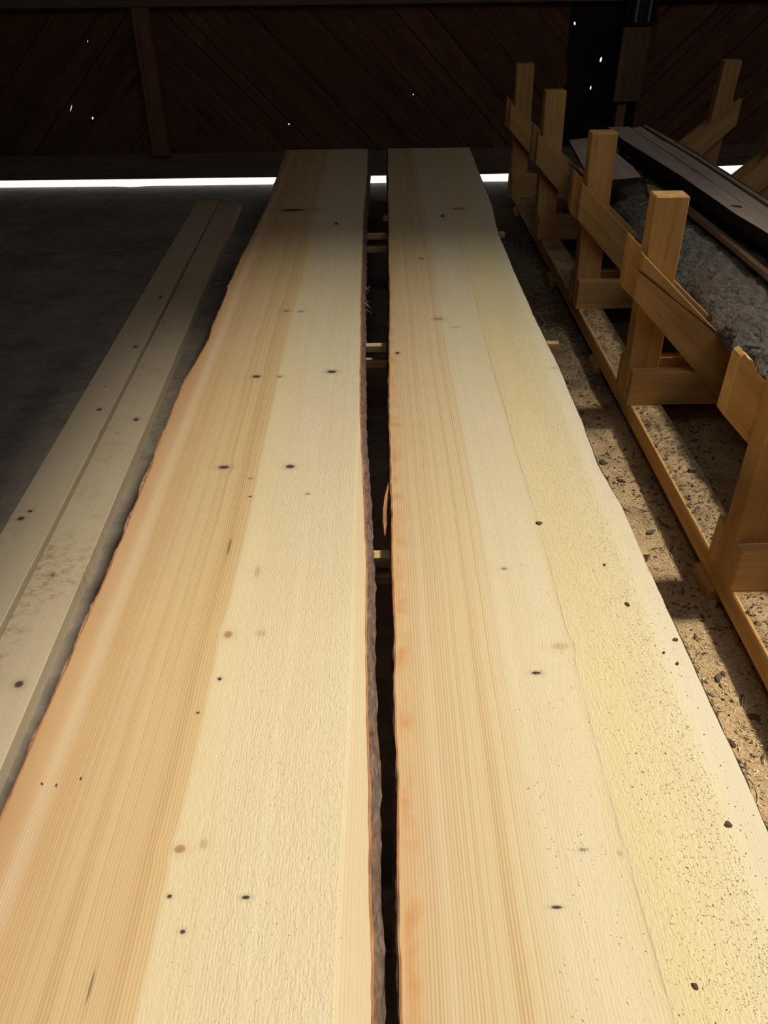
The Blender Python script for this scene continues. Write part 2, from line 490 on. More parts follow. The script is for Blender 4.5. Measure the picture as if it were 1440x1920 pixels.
# side walls, front wall, roof with two added openings
structure(slab_box('wall_left', LEFT_X-.06, LEFT_X, FRONT_Y, BACK_Y, 0, ROOF_Z, m_wall_a))
structure(slab_box('wall_right', RIGHT_X, RIGHT_X+.06, FRONT_Y, BACK_Y, 0, ROOF_Z, m_wall_a))
structure(slab_box('wall_front', LEFT_X, RIGHT_X, FRONT_Y-.06, FRONT_Y, 0, ROOF_Z, m_wall_a))
cl = bpy.data.objects.new('ceiling', None); COL.objects.link(cl); structure(cl); cl.location = (0, 0, ROOF_Z)
slab_box('roof_deck', LEFT_X-.1, ADDED_BAY[0], FRONT_Y-.1, BACK_Y+.02, ROOF_Z, ROOF_Z+.05, m_roof, cl)
slab_box('roof_deck', ADDED_BAY[0], ADDED_BAY[1], FRONT_Y-.1, ADDED_BAY[2], ROOF_Z, ROOF_Z+.05, m_roof, cl)
slab_box('roof_deck', ADDED_BAY[0], ADDED_BAY[1], ADDED_BAY[3], BACK_Y+.02, ROOF_Z, ROOF_Z+.05, m_roof, cl)
slab_box('roof_deck', ADDED_BAY[1], BAY[0], FRONT_Y-.1, BACK_Y+.02, ROOF_Z, ROOF_Z+.05, m_roof, cl)
slab_box('roof_deck', BAY[1], RIGHT_X+.1, FRONT_Y-.1, BACK_Y+.02, ROOF_Z, ROOF_Z+.05, m_roof, cl)
slab_box('roof_deck', BAY[0], BAY[1], BAY[3], BACK_Y+.02, ROOF_Z, ROOF_Z+.05, m_roof, cl)
n_sl = 26; pitch = (BAY[3]-1.05)/n_sl                # unseen slats, added closer and closer to fade the sun towards the back
for k in range(n_sl):
    w_ = pitch*(k+.6)/n_sl
    slab_box('sun_fade_slat', BAY[0], BAY[1], 1.05 + pitch*(k+1) - w_, 1.05 + pitch*(k+1), ROOF_Z, ROOF_Z+.03, m_roof, cl)
slab_box('roof_deck', BAY[0], BAY[1], FRONT_Y-.1, BAY[2], ROOF_Z, ROOF_Z+.05, m_roof, cl)

# back wall: diagonal boards in three fields, base plank with a light gap below, rails and posts
wb = bpy.data.objects.new('wall_back', None); COL.objects.link(wb); wb.location = (0, BACK_Y, 0)
structure(wb, 'back wall of dark diagonal boards above a bright gap')
HOLES = [(-2.138, 1.006, .006, .016, 1), (-2.361, .557, .006, .045, 1), (-2.21, .485, .012, .016, 1), (-.696, .455, .009, .009, 0),
         (.262, .636, .006, .007, 0), (1.436, 1.085, .010, .017, -1), (1.663, .853, .014, .024, 0), (1.615, .667, .009, .020, 0)]

def clip_poly(poly, nx, nz, d):
    out = []
    for i in range(len(poly)):
        p, q = poly[i], poly[(i+1) % len(poly)]
        sp_, sq = p[0]*nx+p[1]*nz-d, q[0]*nx+q[1]*nz-d
        if sp_ <= 0: out.append(p)
        if (sp_ < 0 < sq) or (sq < 0 < sp_):
            k = sp_/(sp_-sq); out.append((p[0]+k*(q[0]-p[0]), p[1]+k*(q[1]-p[1])))
    return out

def wall_board(poly, y, holes, mat):
    bm = bmesh.new()
    edges = []
    def loop(pts):
        vs = [bm.verts.new((x, y, z)) for x, z in pts]
        return [bm.edges.new((vs[i], vs[(i+1) % len(vs)])) for i in range(len(vs))]
    edges += loop(poly)
    for hx, hz, rx, rz, ti in holes:
        pts = []; rx *= .75; rz *= .75
        for k in range(8):
            a = 2*math.pi*k/8; px, pz = rx*math.cos(a)*random.uniform(.8, 1.15), rz*math.sin(a)*random.uniform(.85, 1.1)
            ang = -.5*ti
            pts.append((hx + px*math.cos(ang) - pz*math.sin(ang), hz + px*math.sin(ang) + pz*math.cos(ang)))
        edges += loop(pts)
    bmesh.ops.triangle_fill(bm, use_beauty=True, edges=edges)
    r = bmesh.ops.extrude_face_region(bm, geom=list(bm.faces))
    for v in r['geom']:
        if isinstance(v, bmesh.types.BMVert): v.co.y += .020
    return from_bm('wall_board', bm, mat, wb)

Z0W, Z1W = .236, 1.225
def board_field(x0, x1, sgn, width):
    # boards run along (1, sgn); the normal coordinate is c = (z - sgn*x)/sqrt2
    rect = [(x0, Z0W), (x1, Z0W), (x1, Z1W), (x0, Z1W)]
    cs = [(z - sgn*x)/math.sqrt(2) for x, z in rect]
    c, k = min(cs), 0
    while c < max(cs):
        w = width*random.uniform(.85, 1.15)
        n_ = (-sgn/math.sqrt(2), 1/math.sqrt(2))
        p = clip_poly(rect, n_[0], n_[1], c + w + .003)
        p = clip_poly(p, -n_[0], -n_[1], -c + .003)
        if len(p) >= 3 and abs(sum(p[i][0]*p[(i+1) % len(p)][1]-p[(i+1) % len(p)][0]*p[i][1] for i in range(len(p)))) > 1e-4:
            hs = []
            for hx, hz, rx, rz, ti in HOLES:
                hc = (hz - sgn*hx)/math.sqrt(2)
                if x0 < hx < x1 and c <= hc < c + w:
                    m = .014 + max(rx, rz)*.75
                    tgt = min(max(hc, c + m), c + w - m) if w > 2*m else c + w/2
                    hs.append((hx + n_[0]*(tgt-hc), hz + n_[1]*(tgt-hc), rx, rz, ti))
            wall_board(p, random.choice((0, .003, .006, .009)), hs, m_wall_up if sgn > 0 else m_wall_dn)
        c += w; k += 1
board_field(-4.98, -1.70, 1, .080)
board_field(-1.70, 1.42, -1, .080)
board_field(1.90, 4.38, 1, .080)
for i, (a, b) in enumerate(((1.40, 1.53), (1.527, 1.72), (1.717, 1.93))):       # near-black upright boards
    hs = [h for h in HOLES if a < h[0] < b and h[0] > 1.4]
    wall_board([(a, Z0W), (b, Z0W), (b, Z1W), (a, Z1W)], -.004 if i % 2 else .002, hs, m_near_black)
# base plank (its foot is uneven), top rail, upper boarding
xs = np.linspace(-4.98, 4.38, 60)
foot = .064 + .006*(fbm(xs*1.1, xs*0, 8)-.5) + np.clip(xs-.9, 0, 3)*.020
poly = [(float(x), float(f)) for x, f in zip(xs, foot)] + [(4.38, .262), (-4.98, .240)]
prism_xz('base_plank', poly, BACK_Y-.025, BACK_Y+.02, m_wall_h, wb, bevel=0)
box('top_rail', -4.98, 4.38, BACK_Y-.05, BACK_Y+.02, 1.222, 1.36, m_wall_h, wb)
box('upper_boarding', -4.98, 4.38, BACK_Y-.005, BACK_Y+.02, 1.36, ROOF_Z, m_wall_a, wb, bevel=0)
for x in (-1.79, -4.4, 3.6):
    box('wall_post', x, x+.13, BACK_Y-.07, BACK_Y+.0, .245, 1.222, m_wall_v, wb, lean=.025)

# timber post, its cladding board and the steel channel above
post = empty('timber_post', (1.87, 6.50, 0), 'narrow dark timber post carrying a cladding board before the back wall', 'post')
box('post_core', 1.80, 1.868, 6.48, 6.55, 0, 1.09, m_wall_v, post)
box('post_core', 1.878, 1.945, 6.50, 6.56, 0, 1.09, m_near_black, post)
box('cladding_board', 1.752, 1.95, 6.445, 6.475, .597, 1.075, m_clad, post)
ch = empty('steel_channel', (1.87, 6.50, 1.09), 'dark blue steel channel with pale edges above the cladding board', 'channel')
box('base_shelf', 1.755, 1.985, 6.43, 6.56, 1.082, 1.10, m_near_black, ch)
box('channel_web', 1.835, 1.915, 6.50, 6.52, 1.10, ROOF_Z, m_steel, ch, bevel=0)
for x in (1.822, 1.915):
    box('channel_flange', x, x+.013, 6.45, 6.52, 1.10, ROOF_Z, m_steel_edge, ch, bevel=0)
for x in (1.765, 1.955):
    box('side_cover', x, x+.03, 6.49, 6.53, 1.10, ROOF_Z, m_near_black, ch, bevel=0)

# ================================================================== THE SLAB STACK
def interp(tab, ys):
    a = np.array(sorted(tab, key=lambda p: p[1]))
    return np.interp(ys, a[:, 1], a[:, 0])

def live_slab(name, label, left, right, z0, z1, ya, yb, mat, barkL, barkR, flare, loc_x, seed, cat='slab', cambium=(1, 1), bark_w=(.006, .006), ragged=(.004, .004), knots=()):
    root = empty(name, (loc_x, (ya+yb)/2, z0), label, cat)
    ys0 = np.linspace(ya, yb, int((yb-ya)/.012))
    ys = ys0
    L = interp(left, ys) + .006*(fbm(ys*5, ys*0+seed, seed)-.5) + .003*(fbm(ys*28, ys*0, seed+5)-.5)
    R = interp(right, ys) + .006*(fbm(ys*5, ys*0+seed, seed+1)-.5) + .003*(fbm(ys*28, ys*0, seed+6)-.5)
    h = z1-z0; yc = (ya+yb)/2
    n_ = len(ys)
    us = np.linspace(0, 1, 9); yk = ys
    if knots:
        wk = [np.interp(b_, ys, R-L) for _, b_, *_ in knots]
        us = knot_lines(us, [(a_ - np.interp(b_, ys, L))/w_ for (a_, b_, *_), w_ in zip(knots, wk)], [k[2]/w_ for k, w_ in zip(knots, wk)])
        yk = knot_lines(ys, [k[1] for k in knots], [k[3] for k in knots])
    Lk, Rk = np.interp(yk, ys, L), np.interp(yk, ys, R)
    X = Lk[:, None]*(1-us[None]) + Rk[:, None]*us[None]
    X = np.concatenate([X, (Rk + flare[1])[:, None], (Lk - flare[0])[:, None]], 1) - loc_x
    Z = np.concatenate([np.full(len(us), h), [0, 0]])[None].repeat(len(yk), 0)
    Yg = (yk - yc)[:, None].repeat(X.shape[1], 1)
    verts = np.stack([X.ravel(), Yg.ravel(), Z.ravel()], 1)
    m = X.shape[1]; nk = len(yk)
    faces = grid_faces(nk, m, True)
    faces.append(tuple(range(m))[::-1]); faces.append(tuple((nk-1)*m+k for k in range(m)))
    body = mesh_obj('sawn_board', verts, faces, mat, root)
    set_knots(body, [(a_-loc_x, b_-yc, c_, d_, t_) for a_, b_, c_, d_, t_ in knots])
    # bark and cambium along both edges
    for side, E, bm_, fl, bw, rg in ((-1, L, barkL, flare[0], bark_w[0], ragged[0]), (1, R, barkR, flare[1], bark_w[1], ragged[1])):
        if bm_ is None: continue
        lv = 8; vs = []
        for i in range(n_):
            for k in range(lv):
                q = k/(lv-1)                       # 0 top .. 1 bottom
                z = h*(1-q) - .0012*(k == 0)
                x = E[i] + side*(fl*q + .0004)
                vs.append((x, ys[i], z))
        vs = np.array(vs)
        q = np.tile(np.linspace(0, 1, lv), n_)
        th = bw*(.35+.65*np.sin(np.pi*np.clip(q*.8+.2, 0, 1))) + rg*(fbm(vs[:, 1]*34, vs[:, 2]*90, seed+9)-.42)*2.2
        th = np.where(fbm(vs[:, 1]*3.1, vs[:, 2]*8, seed+3) < .30, th*.35, th)
        th = np.clip(th, .0006, None)
        ov = vs.copy(); ov[:, 0] += side*th
        ov[:, 2] += .0025*(fbm(vs[:, 1]*60, vs[:, 2]*30, seed+2)-.5)*(q < .99)
        allv = np.vstack([vs, ov]) - np.array([loc_x, yc, 0])
        fo = grid_faces(n_, lv)
        nv = len(vs)
        fa = [tuple(nv+i for i in (f if side < 0 else f[::-1])) for f in fo]
        top = [(i*lv, (i+1)*lv, nv+(i+1)*lv, nv+i*lv) for i in range(n_-1)]
        bot = [(i*lv+lv-1, nv+i*lv+lv-1, nv+(i+1)*lv+lv-1, (i+1)*lv+lv-1) for i in range(n_-1)]
        if side < 0: top = [f[::-1] for f in top]; bot = [f[::-1] for f in bot]
        mesh_obj('bark_edge', allv, fa + top + bot, bm_, root)
        if cambium and cambium[(side+1)//2]:
            cv = []
            wv = .0014 + .0024*fbm(ys*9, ys*0, seed+14)
            for i in range(n_):
                x = E[i]
                cv += [(x - side*.0012, h + .0006), (x + side*wv[i], h + .0002), (x + side*(wv[i] + .002), h - .012)]
            cv = [(a-loc_x, ys[i//3]-yc, z) for i, (a, z) in enumerate(cv)]
            cf = grid_faces(n_, 3)
            if side > 0: cf = [f[::-1] for f in cf]
            mesh_obj('cambium_line', cv, [f[::-1] for f in cf], m_cambium, root)
    return root

ZS = .42
Y_A, Y_B = .12, 5.83
LL = [(-.653, 5.83), (-.625, 4.384), (-.649, 3.445), (-.64, 2.643), (-.661, 2.307), (-.656, 1.936), (-.647, 1.539), (-.646, 1.257), (-.65, .988), (-.65, .72), (-.65, .1)]
LR = [(-.082, 5.83), (-.082, 5.06), (-.091, 4.257), (-.086, 3.288), (-.08, 2.626), (-.073, 2.145), (-.058, 1.728), (-.044, 1.373), (-.042, 1.133), (-.036, .867), (-.03, .663), (-.026, .5), (-.018, .1)]
RL = [(.059, 5.83), (.041, 4.251), (.036, 3.283), (.028, 2.622), (.021, 2.143), (.021, 1.778), (.018, 1.372), (.019, 1.132), (.018, .866), (.016, .663), (.015, .5), (.018, .1)]
RR = [(.627, 5.83), (.619, 5.161), (.609, 4.378), (.581, 3.859), (.582, 3.397), (.589, 2.852), (.601, 2.471), (.601, 2.093), (.594, 1.792), (.61, 1.591), (.612, 1.399), (.615, 1.2), (.618, 1.02), (.621, .869), (.621, .69), (.62, .1)]
KL = [(-0.447,1.800,0.0150,0.0080,'d'),(-0.262,1.799,0.0120,0.0090,'d'),(-0.426,2.354,0.0130,0.0100,'d'),(-0.173,2.383,0.0160,0.0100,'d'),(-0.378,2.922,0.0120,0.0110,'m'),(-0.321,2.914,0.0110,0.0100,'m'),(-0.477,4.336,0.0640,0.0210,'d'),(-0.229,4.081,0.0090,0.0190,'d'),(-0.365,1.743,0.0060,0.0040,'m'),(-0.355,1.657,0.0040,0.0030,'d'),(-0.203,1.666,0.0070,0.0040,'m'),(-0.298,1.355,0.0070,0.0190,'l'),(-0.335,1.154,0.0090,0.0100,'o'),(-0.265,1.156,0.0100,0.0100,'l'),(-0.333,1.032,0.0040,0.0040,'d'),(-0.361,0.949,0.0030,0.0025,'d'),(-0.339,0.675,0.0090,0.0070,'o'),(-0.302,0.683,0.0070,0.0080,'l'),(-0.339,0.598,0.0035,0.0030,'d'),(-0.221,0.595,0.0060,0.0030,'d'),(-0.308,0.545,0.0040,0.0030,'d'),(-0.378,1.449,0.0030,0.0290,'m'),(-0.348,2.352,0.0090,0.0080,'m'),(-0.423,0.472,0.0020,0.0210,'m')]
KR = [(0.253,0.574,0.0080,0.0025,'d'),(0.312,0.665,0.0060,0.0030,'m'),(0.370,0.658,0.0050,0.0050,'l'),(0.299,1.037,0.0090,0.0040,'d'),(0.360,1.108,0.0180,0.0090,'l'),(0.327,4.189,0.0090,0.0200,'d'),(0.053,2.523,0.0070,0.0090,'d'),(0.423,4.324,0.0350,0.0200,'m'),(0.218,2.822,0.0200,0.0100,'m'),(0.277,1.355,0.0070,0.0040,'m'),(0.279,2.739,0.0160,0.0100,'l'),(0.586,2.389,0.0160,0.0080,'l'),(0.184,3.520,0.0120,0.0150,'m')]
yc = (Y_A+Y_B)/2
XL, XR = -.345, .318
def upos(x, cx, wid=.31): return (x-cx)/(2*wid) + .5

PALE, WARM, YEL, WHT = (.77, .655, .445), (.64, .46, .26), (.80, .66, .385), (.79, .685, .50)
zl = [(0, (.50, .29, .14)), (upos(-.622, XL), (.55, .34, .185)), (upos(-.603, XL), (.68, .51, .34)), (upos(-.578, XL), (.58, .385, .205)),
      (upos(-.50, XL), WARM), (upos(-.358, XL), (.69, .505, .27)), (upos(-.344, XL), (.755, .615, .375)), (upos(-.25, XL), PALE), (upos(-.086, XL), PALE), (upos(-.070, XL), (.765, .615, .395)), (1, (.74, .575, .365))]
rl = [(0, (.45,)*3), (.10, (.6,)*3), (.16, (1,)*3), (upos(-.358, XL), (1,)*3), (upos(-.345, XL), (.24,)*3), (upos(-.28, XL), (.35,)*3), (upos(-.20, XL), (.35,)*3), (upos(-.1, XL), (.18,)*3), (1, (.06,)*3)]
gl = [(0, (0,)*3), (upos(-.36, XL), (.03,)*3), (upos(-.34, XL), (.45,)*3), (upos(-.22, XL), (.9,)*3), (upos(-.12, XL), (1,)*3), (upos(-.080, XL), (1,)*3), (upos(-.072, XL), (.0,)*3)]
m_slabL = slab_wood('left_slab_wood', zl, rl, gl)
zr = [(0, (.66, .45, .24)), (upos(.055, XR), (.70, .535, .335)), (upos(.12, XR), (.71, .55, .335)), (upos(.20, XR), (.73, .575, .35)), (upos(.26, XR), PALE),
      (upos(.35, XR), PALE), (upos(.40, XR), YEL), (upos(.48, XR), (.80, .67, .395)), (upos(.55, XR), (.80, .69, .44)), (upos(.585, XR), WHT), (1, (.79, .68, .50))]
rr = [(0, (.5,)*3), (upos(.05, XR), (.8,)*3), (upos(.20, XR), (1,)*3), (upos(.25, XR), (.28,)*3), (upos(.4, XR), (.16,)*3), (1, (.03,)*3)]
gr = [(0, (.0,)*3), (upos(.22, XR), (.04,)*3), (upos(.25, XR), (.35,)*3), (upos(.375, XR), (.45,)*3), (upos(.385, XR), (1,)*3), (upos(.545, XR), (1,)*3), (upos(.58, XR), (.04,)*3)]
m_slabR = slab_wood('right_slab_wood', zr, rr, gr, stain=(.02-XR, .052-XR), crack=.382-XR)

slabL = live_slab('live_edge_slab', 'wide pale live-edge slab on the left, top of the stack, beside the two narrow boards', LL, LR, .37, ZS, Y_A, Y_B, m_slabL,
                  m_bark_loose, m_bark_edge, (.008, .016), XL, 21, bark_w=(.004, .007), ragged=(.008, .006), knots=KL)
slabR = live_slab('live_edge_slab', 'wide pale live-edge slab on the right, top of the stack, dusted with sawdust', RL, RR, .37, ZS, Y_A, Y_B, m_slabR,
                  m_bark_dark, m_bark_dark, (.006, .002), XR, 47, bark_w=(.005, .003), ragged=(.005, .003), cambium=(1, 0), knots=KR)
# peeled strip of bark and torn fibres on the inner edges
def tube(name, pts, rad, mat, parent=None, loc=Vector((0, 0, 0)), nseg=6, flat=1.0):
    pts = [Vector(p) for p in pts]; vs = []; n_ = len(pts)
    for i, p in enumerate(pts):
        tdir = (pts[min(i+1, n_-1)] - pts[max(i-1, 0)]).normalized()
        a = tdir.cross(Vector((0, 0, 1)));
        if a.length < 1e-3: a = Vector((1, 0, 0))
        a.normalize(); b = a.cross(tdir)
        r = rad[i] if hasattr(rad, '__len__') else rad
        for k in range(nseg):
            q = 2*math.pi*k/nseg
            vs.append(p - loc + a*math.cos(q)*r + b*math.sin(q)*r*flat)
    fs = grid_faces(n_, nseg, True) + [tuple(range(nseg))[::-1], tuple((n_-1)*nseg+k for k in range(nseg))]
    o = mesh_obj(name, vs, fs, mat, parent, (0, 0, 0) if parent else loc)
    return o
lo = slabR.location
tube('peeled_bark', [(.017, 1.76, .409), (.012, 1.71, .41), (.004, 1.66, .406), (.000, 1.61, .402), (.000, 1.56, .396), (.001, 1.52, .388)], [.003, .0045, .0055, .006, .006, .003], m_cambium, slabR, lo, flat=1.4)
lo = slabL.location
for k in range(9):
    y0 = 2.95 + .28*random.random(); x0 = interp(LR, np.array([y0]))[0] + .004
    a = random.uniform(-.7, .7)
    tube('torn_fibre', [(x0, y0, .405), (x0+.015, y0+.015*a, .402), (x0+.032*random.uniform(.6, 1.2), y0+.04*a, .395+random.uniform(-.02, .02))], [.003, .0028, .0012], m_bark_edge if k % 2 else m_cambium, slabL, lo)
for y0, ln, r_ in ((1.50, .13, .006), (1.66, .16, .007), (1.90, .13, .005), (2.31, .10, .006), (2.75, .14, .005), (1.02, .10, .004), (3.5, .2, .006)):
    e = [float(interp(LL, np.array([y0 + ln*q]))[0]) for q in (0, .35, .7, 1)]
    tube('loose_bark', [(e[0]-.002, y0, .414), (e[1]-.008, y0+ln*.35, .412), (e[2]-.009, y0+ln*.7, .411), (e[3]-.001, y0+ln, .414)], [.002, r_, r_*.9, .002], m_bark_loose, slabL, lo, flat=.5)
for k in range(5):
    y0 = 4.15 + .10*random.random(); x0 = .041
    tube('torn_fibre', [(x0, y0, .41), (x0-.014, y0+random.uniform(-.02, .02), .412), (x0-.028, y0+random.uniform(-.03, .03), .40)], [.006, .007, .003], m_cambium, slabR, slabR.location)

# stickers between the layers, lower slabs and floor bearers
m_low = slab_wood('lower_slab_wood', zl, rl, gl)
for zz, nm in ((.30, 'second'), (.23, 'third')):
    live_slab('live_edge_slab', f'live-edge slab lying {nm} from the top of the stack, left of its gap', [(-.60, 0), (-.59, 6)], [(-.15, 0), (-.16, 6)], zz, zz+.045, .2, 5.75, m_low, m_bark_dark, m_bark_dark, (.005, .008), -.37, int(zz*100), cambium=None)
    live_slab('live_edge_slab', f'live-edge slab lying {nm} from the top of the stack, right of its gap', [(.10, 0), (.11, 6)], [(.56, 0), (.54, 6)], zz, zz+.045, .2, 5.75, m_low, m_bark_dark, m_bark_dark, (.008, .005), .33, int(zz*100)+7, cambium=None)
names = ['at the near end of the slabs', 'nearest in view across the gap', 'second in view across the gap', 'third in view across the gap']
for i, y in enumerate((.30, 1.459, 2.692, 4.05)):
    s = box('sticker', -.63, .655 + .012*((i*7) % 3 - 1), y, y+.03, .345, .37, m_sticker, bevel=.001)
    tag(s, f'thin square lath under the top slabs, {names[i]}', 'lath', 'laths between the slab layers')
    s = box('sticker', -.58, .60 + .03*(i == 2), y+.008, y+.05, .275, .30, m_sticker, bevel=.001)
    tag(s, f'thin square lath one layer down in the stack, {names[i]}', 'lath', 'laths between the slab layers')
for i, (y, w) in enumerate(((.7, 'near end'), (2.9, 'middle'), (5.1, 'far end'))):
    b = box('floor_bearer', -.55, .52, y, y+.12, 0, .23, m_wall_h)
    tag(b, f'thick dark timber bearer on the floor under the {w} of the slab stack', 'timber', 'floor bearers under the slab stack')

# ================================================================== THE TWO NARROW BOARDS
def narrow_board(label, far, near, w, z1, th, knots, smears, nm):
    d = Vector((far[0]-near[0], far[1]-near[1], 0)); ln = d.length + .9; u = d.normalized(); p = Vector((u.y, -u.x, 0))
    c = Vector((far[0], far[1], 0)) - u*ln/2 + p*w/2
    ang = math.atan2(-u.x, u.y)
    kk = []
    for kx, ky, rx, ry, ty in knots:
        r = Vector((kx, ky, 0)) - c
        kk.append((r.dot(p), r.dot(u), rx, ry, ty))
    m = pale_board(nm, smears)
    e = .0025
    xs_ = knot_lines([-w/2 + e, w/2 - e], [k[0] for k in kk], [k[2] for k in kk])
    ys_ = knot_lines([-ln/2, ln/2], [k[1] for k in kk], [k[3] for k in kk])
    cols = [(-w/2, 0), (-w/2, th-e)] + [(float(x_), th) for x_ in xs_] + [(w/2, th-e), (w/2, 0)]
    vs = [(x_, float(y_), z_) for y_ in ys_ for x_, z_ in cols]; m_ = len(cols)
    fs = grid_faces(len(ys_), m_, True) + [tuple(range(m_))[::-1], tuple((len(ys_)-1)*m_+k for k in range(m_))]
    o = mesh_obj('sawn_plank', vs, fs, m, None, (c.x, c.y, z1-th))
    set_knots(o, kk)
    o.rotation_euler = (0, 0, ang)
    tag(o, label, 'board', 'narrow pale boards on the floor')
narrow_board('narrow pale sawn board on the concrete floor, left and thicker of the pair', (-1.356, 5.93), (-1.253, 1.96), .155, .058, .058,
             [(-1.168, 2.797, .010, .010, 'd'), (-1.172, 3.404, .010, .012, 'd'), (-1.195, 4.032, .010, .014, 'd'), (-1.216, 2.056, .011, .010, 'd'), (-1.200, 2.097, .008, .007, 'd'), (-1.20, 3.0, .006, .006, 'm')], .25, 'left_board_wood')
narrow_board('narrow pale sawn board with brown smears, nearest to the left slab', (-1.187, 5.90), (-1.078, 1.53), .157, .046, .046,
             [(-1.003, 2.731, .010, .012, 'd'), (-.962, 1.35, .011, .011, 'd'), (-1.02, 1.782, .006, .010, 'm')], .95, 'right_board_wood')

# ================================================================== THE LOG RACK
rack = empty('log_rack', (1.645, 3.6, 0), 'long orange timber rack of braced uprights on sills right of the slabs', 'rack')
ZSILL = .118
def wavy_sill(x0, x1, y0, y1):
    """sill beam with a waney upper arris"""
    ys = np.linspace(y0, y1, 120); vs = []
    off = rack.location
    for y in ys:
        w = .006*float(fbm(np.array(y*2.2), np.array(1.0), 31)) + .018*float(np.clip(fbm(np.array(y*.9), np.array(4.0), 33)-.5, 0, 1))
        for (x, z) in ((x0, .05), (x0, ZSILL-w*1.2), (x0+w, ZSILL), (x1, ZSILL), (x1, .05)):
            vs.append((x-(x0+x1)/2, y-(y0+y1)/2, z-.05))
    f = grid_faces(len(ys), 5, True) + [(0, 1, 2, 3, 4), tuple((len(ys)-1)*5+k for k in (4, 3, 2, 1, 0))]
    o = mesh_obj('sill_beam', vs, f, m_rack_y, rack, Vector(((x0+x1)/2, (y0+y1)/2, .05)) - off)
wavy_sill(.972, 1.092, .55, 5.98)
wavy_sill(2.20, 2.32, .55, 5.98)
for y in (.75, 1.675, 3.15, 4.25, 5.6):
    for x in (.953, 2.19):
        box('foot_block', x, x+.15, y, y+.13, 0, .05, m_rack_x, rack, bevel=.008)
MX = 2*1.645
def mir(poly): return [(MX-x, z) for x, z in poly][::-1]
BUNKS = [1.59, 2.666, 3.641, 4.732, 5.73]
for bi, y in enumerate(BUNKS):
    near, split = bi == 0, bi == 1
    top = [.93, .89, .905, .915, .93][bi]
    xl = [.965, .957, .957, .945, .93][bi]
    # two cross bearers sandwich the uprights
    box('cross_bearer', xl, MX-xl, y, y+.045, ZSILL, .258, m_rack_x, rack)
    box('cross_bearer', xl-.004, MX-xl-.01, y+.125, y+.17, ZSILL, .262, m_rack_x, rack)
    box('upright', xl, xl+.115, y+.045, y+.125, ZSILL, top, m_rack_z, rack, lean=-.024, bevel=.004)
    box('upright', MX-xl-.115, MX-xl, y+.045, y+.125, ZSILL, top+.004, m_rack_z, rack, lean=.02, bevel=.004)
    dx = xl - .957
    front = [(.905+dx, .712), (1.56+dx, ZSILL), (1.335+dx, ZSILL), (.905+dx, .552)]
    back = [(.896+dx, .735), (1.615+dx, ZSILL), (1.36+dx, ZSILL), (.896+dx, .548)]
    if split:
        w0, w1 = (.905, .655), (1.245, .412)
        main = [(.905, .650), (1.2455, .4075), (1.56, ZSILL), (1.335, ZSILL), (.905, .552)]
        br = prism_xz('brace', main, y-.006, y+.044, m_rack_bl, rack)
        prism_xz('split_piece', [(.909, .712), (1.252, .408), (.909, .659)], y-.010, y+.040, m_rack_bl, br).location
        br.children[0].location = br.children[0].location - br.location
        br.children[0].location = Vector(((.909+1.252+.909)/3, y+.015, .408)) - (br.location + rack.location)
    elif near:
        jag = [(.868, .775), (.880, .783), (.889, .768), (.903, .765), (.915, .742), (.93, .722), (1.60, ZSILL), (1.36, ZSILL), (.868, .615)]
        back = jag
        prism_xz('brace', [(.99, .66), (1.56+dx, ZSILL), (1.335+dx, ZSILL), (.99, .49)], y-.006, y+.044, m_rack_bl, rack)
    else:
        prism_xz('brace', front, y-.006, y+.044, m_rack_bl, rack)
    bb = prism_xz('brace', back, y+.126, y+.176, m_rack_bl, rack)
    prism_xz('brace', mir([(.90+dx, .72), (1.56+dx, ZSILL), (1.335+dx, ZSILL), (.90+dx, .56)]), y-.006, y+.044, m_rack_br, rack)
    prism_xz('brace', mir([(.90+dx, .69), (1.56+dx, ZSILL), (1.335+dx, ZSILL), (.90+dx, .56)]), y+.126, y+.176, m_rack_br, rack)

# ================================================================== THE PILE IN THE RACK
# wide bark-covered slab lying bark up across the V of the braces
def bark_slab(cx, z0, a_, b_, y0, y1):
    ny, na = 860, 220
    ys = np.linspace(y0, y1, ny); an = np.linspace(math.pi, 0, na)
    A, Y = np.meshgrid(an, ys)
    s = (math.pi-A)*(a_*.8)
    wy = Y*15 + 1.3*fbm(Y*9, s*9, 4); ws = s*8 + 1.3*fbm(Y*10, s*10, 5)
    n0 = fbm(wy, ws, 71, 3) + .10*fbm(Y*60, s*45, 72, 2)
    q = n0*15; fl = np.floor(q); fr = q - fl
    terr = (fl + np.clip((fr-.80)/.20, 0, 1) + .18*fr)/15          # flaky steps with sharp lips
    disp = .036*(terr-.5) + .0018*(fbm(Y*80, s*80, 90)-.5) + .014*(fbm(Y*1.5, s*3, 61)-.5)
    X = (a_ + disp)*np.cos(A); Z = (b_ + disp)*np.sin(A)
    verts = np.stack([X.ravel(), Y.ravel()-(y0+y1)/2, Z.ravel() + .004], 1)
    faces = grid_faces(ny, na)
    root = empty('bark_slab', (cx, (y0+y1)/2, z0), 'wide scaly grey slab lying bark up across the rack braces', 'slab')
    mesh_obj('bark', verts, faces, m_bark, root)
    arc = [(.97*a_*math.cos(q), .97*b_*math.sin(q)) for q in np.linspace(math.pi, 0, 30)]
    ye = (y1-y0)/2 - .003
    vs = [(x, -ye, z) for x, z in arc] + [(x, ye, z) for x, z in arc]; m_ = len(arc)
    fs = [(i, i+1, m_+i+1, m_+i) for i in range(m_-1)] + [tuple(range(m_))[::-1], tuple(m_+i for i in range(m_)), (0, m_, 2*m_-1, m_-1)]
    mesh_obj('sawn_wood', vs, fs, m_pile, root)
bark_slab(1.645, .405, .415, .135, 1.05, 4.95)

